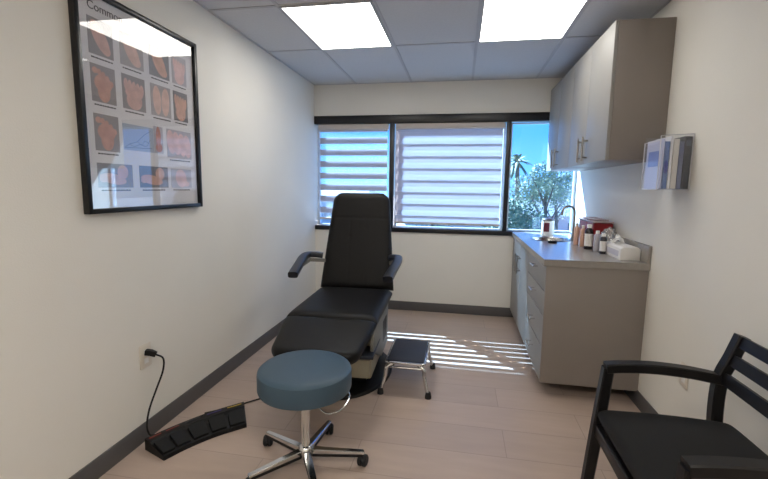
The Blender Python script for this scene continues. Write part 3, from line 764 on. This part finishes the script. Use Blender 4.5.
# ------------------------------------------------------------------ outside
GZ = -3.6
asph = mat('asphalt', (120, 124, 132), .9, var=.08, vscale=.6)
obj('street_ground', B(-90, 110, 5.2, 220, GZ-.3, GZ), asph, kind='structure', smooth=0)
leaf = [mat('leaf%d' % i, c, .7, var=.25, vscale=1.5) for i, c in enumerate(((96, 116, 92), (126, 138, 112), (138, 142, 128), (86, 104, 88)))]
bark = mat('bark', (92, 80, 70), .9)
def tree(x, y, h, r, lm, dens, label, squash=.8):
    t = thing('tree', label, 'tree', (x, y, GZ), group='trees beyond the window')
    bm = bmesh.new(); tube(bm, [(x, y, GZ), (x+.1, y, GZ+h*.4), (x, y+.1, GZ+h*.72)], .16, 8, r1=.07)
    rr = random.Random(int(x*13+y*7))
    for k in range(6):
        a = rr.uniform(0, 2*PI); tube(bm, [(x, y, GZ+h*(.4+.05*k)), (x+r*.6*math.cos(a), y+r*.6*math.sin(a), GZ+h*(.62+.05*k))], .06, 6, r1=.02)
    obj('trunk', bm, bark, t)
    bm = bmesh.new(); cz = GZ+h-r*squash
    blobs = [(Vector((rr.uniform(-.6, .6)*r, rr.uniform(-.6, .6)*r, rr.uniform(-.55, .55)*r*squash)), rr.uniform(.35, .55)*r) for _ in range(9)]
    for k in range(int(dens*3.2)):
        c, br_ = rr.choice(blobs); d = Vector((rr.gauss(0, 1), rr.gauss(0, 1), rr.gauss(0, 1))).normalized()
        p = Vector((x, y, cz))+c+d*br_*rr.uniform(.75, 1.05); s = rr.uniform(.03, .075)
        u = Vector((rr.gauss(0, 1), rr.gauss(0, 1), rr.gauss(0, 1))).normalized(); w = u.cross(d+Vector((.01, 0, 0))).normalized()
        bm.faces.new([bm.verts.new(p+q) for q in (-u*s, -w*s*.6, u*s, w*s*.6)])
    obj('crown', bm, lm, t, smooth=0, label='leafy crown')
tree(2.2, 17.5, 4.7, 1.6, leaf[0], 2600, 'low dark green bushy tree at the left side of the clear window')
tree(4.1, 21.5, 6.4, 1.6, leaf[1], 1500, 'tall thin-leaved tree in the middle of the clear window')
tree(6.0, 28, 6.0, 1.7, leaf[2], 1200, 'greyish tree beyond the cup in the clear window')
tree(-2, 30, 5.2, 2.0, leaf[3], 1500, 'dark tree hidden behind the middle blind')
tree(13.5, 26, 6.0, 2.4, leaf[0], 1500, 'dark green tree beyond the window corner')
tree(-14, 32, 6.0, 2.4, leaf[1], 1500, 'green tree behind the left blind')
def palm(x, y, h, label):
    t = thing('palm_tree', label, 'palm tree', (x, y, GZ))
    obj('trunk', T([(x, y, GZ), (x+.15, y, GZ+h*.5), (x, y, GZ+h)], .17, 8, r1=.12), bark, t)
    bm = bmesh.new(); rr = random.Random(3)
    for k in range(46):
        a = rr.uniform(0, 2*PI); el = rr.uniform(-.7, 1.3); d = Vector((math.cos(a)*math.cos(el), math.sin(a)*math.cos(el), math.sin(el)))
        s = Vector((-math.sin(a), math.cos(a), 0)); o_ = Vector((x, y, GZ+h)); prev = None
        for j in range(7):
            f = j/6; p = o_+d*1.0*f+Vector((0, 0, -.50*f*f)); w = .085*math.sin(PI*min(1, f*.85+.15))+.01
            cur = (bm.verts.new(p-s*w-Vector((0, 0, w*.5))), bm.verts.new(p), bm.verts.new(p+s*w-Vector((0, 0, w*.5))))
            if prev:
                bm.faces.new((prev[0], cur[0], cur[1], prev[1])); bm.faces.new((prev[1], cur[1], cur[2], prev[2]))
            prev = cur
    obj('fronds', bm, leaf[1], t, smooth=0)
palm(3.3, 26.5, 6.6, 'palm tree against the sky at the left edge of the clear window')
def house(x0, x1, y0, y1, h, wc, rc, label, pitch=1.2):
    t = thing('building', label, 'building', ((x0+x1)/2, (y0+y1)/2, GZ), group='low buildings across the street')
    obj('walls', B(x0, x1, y0, y1, GZ, GZ+h), mat('wallc%d' % wc[0], wc, .8), t, smooth=0)
    bm = bmesh.new(); e = .5; ym = (y0+y1)/2
    a = [bm.verts.new(p) for p in ((x0-e, y0-e, GZ+h), (x1+e, y0-e, GZ+h), (x1+e, y1+e, GZ+h), (x0-e, y1+e, GZ+h), (x0+1, ym, GZ+h+pitch), (x1-1, ym, GZ+h+pitch))]
    for f in ((0, 1, 5, 4), (2, 3, 4, 5), (1, 2, 5), (3, 0, 4), (3, 2, 1, 0)): bm.faces.new([a[i] for i in f])
    obj('roof', bm, mat('roofc%d' % rc[0], rc, .8), t, smooth=0)
    k = 0; xx = x0+.8
    while xx < x1-1.6:
        w = obj('window', B(xx, xx+1.2, y0-.05, y0+.05, GZ+h*.45, GZ+h*.45+1.1), mat('dark_glass', (60, 70, 86), .2), t, smooth=0); xx += 2.6
house(4.6, 13, 33, 41, 3.0, (196, 192, 188), (92, 96, 110), 'pale building with a grey roof seen behind the faucet')
house(-6, 3.2, 46, 55, 3.2, (178, 170, 160), (110, 92, 86), 'low building with a brownish roof behind the middle blind')
house(16, 30, 44, 54, 4.0, (200, 196, 190), (100, 100, 108), 'long building beyond the corner of the window')
house(-26, -10, 44, 55, 3.6, (190, 186, 180), (96, 90, 92), 'long building behind the left blind')
def car(x, y, col, label, rz=0.0):
    t = thing('car', label, 'car', (x, y, GZ), rz, group='cars parked outside')
    P_ = dict(parent=t, local=True)
    prof = [(-2.2, .35), (2.2, .35), (2.25, .75), (1.9, .95), (1.1, 1.0), (.55, 1.45), (-1.0, 1.48), (-1.7, 1.02), (-2.2, .92)]
    obj('body', prism(prof, 1.75, bev=.06, M=Matrix(((1, 0, 0, 0), (0, 0, -1, .875), (0, 1, 0, 0), (0, 0, 0, 1)))), mat('carpaint%d' % col[0], col, .3), **P_)
    obj('windows', prism([(.95, 1.02), (.5, 1.40), (-.95, 1.42), (-1.45, 1.05)], 1.80, M=Matrix(((1, 0, 0, 0), (0, 0, -1, .9), (0, 1, 0, 0), (0, 0, 0, 1)))), mat('dark_glass', (60, 70, 86), .2), **P_)
    for wx_ in (-1.35, 1.35):
        for s in (-1, 1):
            obj('wheel', L([(0, -.1), (.33, -.1), (.33, .1), (0, .1)], (0, 0, 0), 18, M=Matrix.Translation((wx_, s*.80, .335)) @ Matrix.Rotation(PI/2, 4, 'X')), rubber_m, **P_)
car(4.6, 24.4, (205, 208, 212), 'white car parked beyond the low bushy tree', .1)
car(9.4, 24.0, (222, 224, 228), 'white car parked behind the faucet in the window view', .0)
car(1.2, 33.0, (150, 156, 166), 'silver car glimpsed under the middle blind')
car(-4.6, 35.4, (60, 66, 80), 'dark car glimpsed under the middle blind')
car(8.2, 29.5, (170, 60, 60), 'red car parked by the pale building')

# ------------------------------------------------------------------ light
w = bpy.data.worlds.new('World'); bpy.context.scene.world = w; w.use_nodes = True; nt = w.node_tree
bg = nt.nodes['Background']
tc = nt.nodes.new('ShaderNodeTexCoord'); sp = nt.nodes.new('ShaderNodeSeparateXYZ'); cr = nt.nodes.new('ShaderNodeValToRGB')
nt.links.new(tc.outputs['Generated'], sp.inputs[0]); nt.links.new(sp.outputs['Z'], cr.inputs[0])
cr.color_ramp.elements[0].position = .0; cr.color_ramp.elements[0].color = (.36, .64, .92, 1)
cr.color_ramp.elements[1].position = .5; cr.color_ramp.elements[1].color = (.08, .26, .75, 1)
e = cr.color_ramp.elements.new(.12); e.color = (.15, .44, .88, 1)
nz = nt.nodes.new('ShaderNodeTexNoise'); nz.inputs['Scale'].default_value = 4; nz.inputs['Detail'].default_value = 6
mp = nt.nodes.new('ShaderNodeMapping'); mp.inputs['Scale'].default_value = (1, 1, 4); nt.links.new(tc.outputs['Generated'], mp.inputs[0]); nt.links.new(mp.outputs[0], nz.inputs['Vector'])
mr = nt.nodes.new('ShaderNodeMapRange'); mr.inputs[1].default_value = .56; mr.inputs[2].default_value = .8; mr.inputs[3].default_value = 0; mr.inputs[4].default_value = .5
nt.links.new(nz.outputs['Fac'], mr.inputs[0])
mx = nt.nodes.new('ShaderNodeMix'); mx.data_type = 'RGBA'; nt.links.new(mr.outputs[0], mx.inputs['Factor']); nt.links.new(cr.outputs[0], mx.inputs['A']); mx.inputs['B'].default_value = (.9, .95, 1, 1)
nt.links.new(mx.outputs['Result'], bg.inputs[0]); bg.inputs[1].default_value = 1.6
sd = bpy.data.lights.new('sun', 'SUN'); sd.energy = 40; sd.angle = math.radians(.5); sd.color = (1, .95, .88)
so = bpy.data.objects.new('sun', sd); C.objects.link(so)
so.rotation_euler = Vector((.69, -.755, -1)).to_track_quat('-Z', 'Y').to_euler(); so.location = (-8, 14, 12)

# ------------------------------------------------------------------ camera
f, yaw, pitch, roll, ch = 414.381, .1806, .1257, .0138, 1.353
fw = Vector((-math.sin(yaw)*math.cos(pitch), math.cos(yaw)*math.cos(pitch), -math.sin(pitch)))
r = fw.cross(Vector((0, 0, 1))).normalized(); u = r.cross(fw)
r, u = math.cos(roll)*r+math.sin(roll)*u, -math.sin(roll)*r+math.cos(roll)*u
cd = bpy.data.cameras.new('camera'); cd.sensor_fit = 'HORIZONTAL'; cd.sensor_width = 36; cd.lens = f*36/768; cd.clip_start = .02; cd.clip_end = 500
co = bpy.data.objects.new('camera', cd); C.objects.link(co)
co.matrix_world = Matrix(((r.x, u.x, -fw.x, 0), (r.y, u.y, -fw.y, 0), (r.z, u.z, -fw.z, ch), (0, 0, 0, 1)))
sc = bpy.context.scene; sc.camera = co
sc.view_settings.view_transform = 'Standard'; sc.view_settings.look = 'None'; sc.view_settings.gamma = 1; sc.view_settings.exposure = .58
sc.cycles.max_bounces = 10; sc.cycles.diffuse_bounces = 6; sc.cycles.transparent_max_bounces = 16
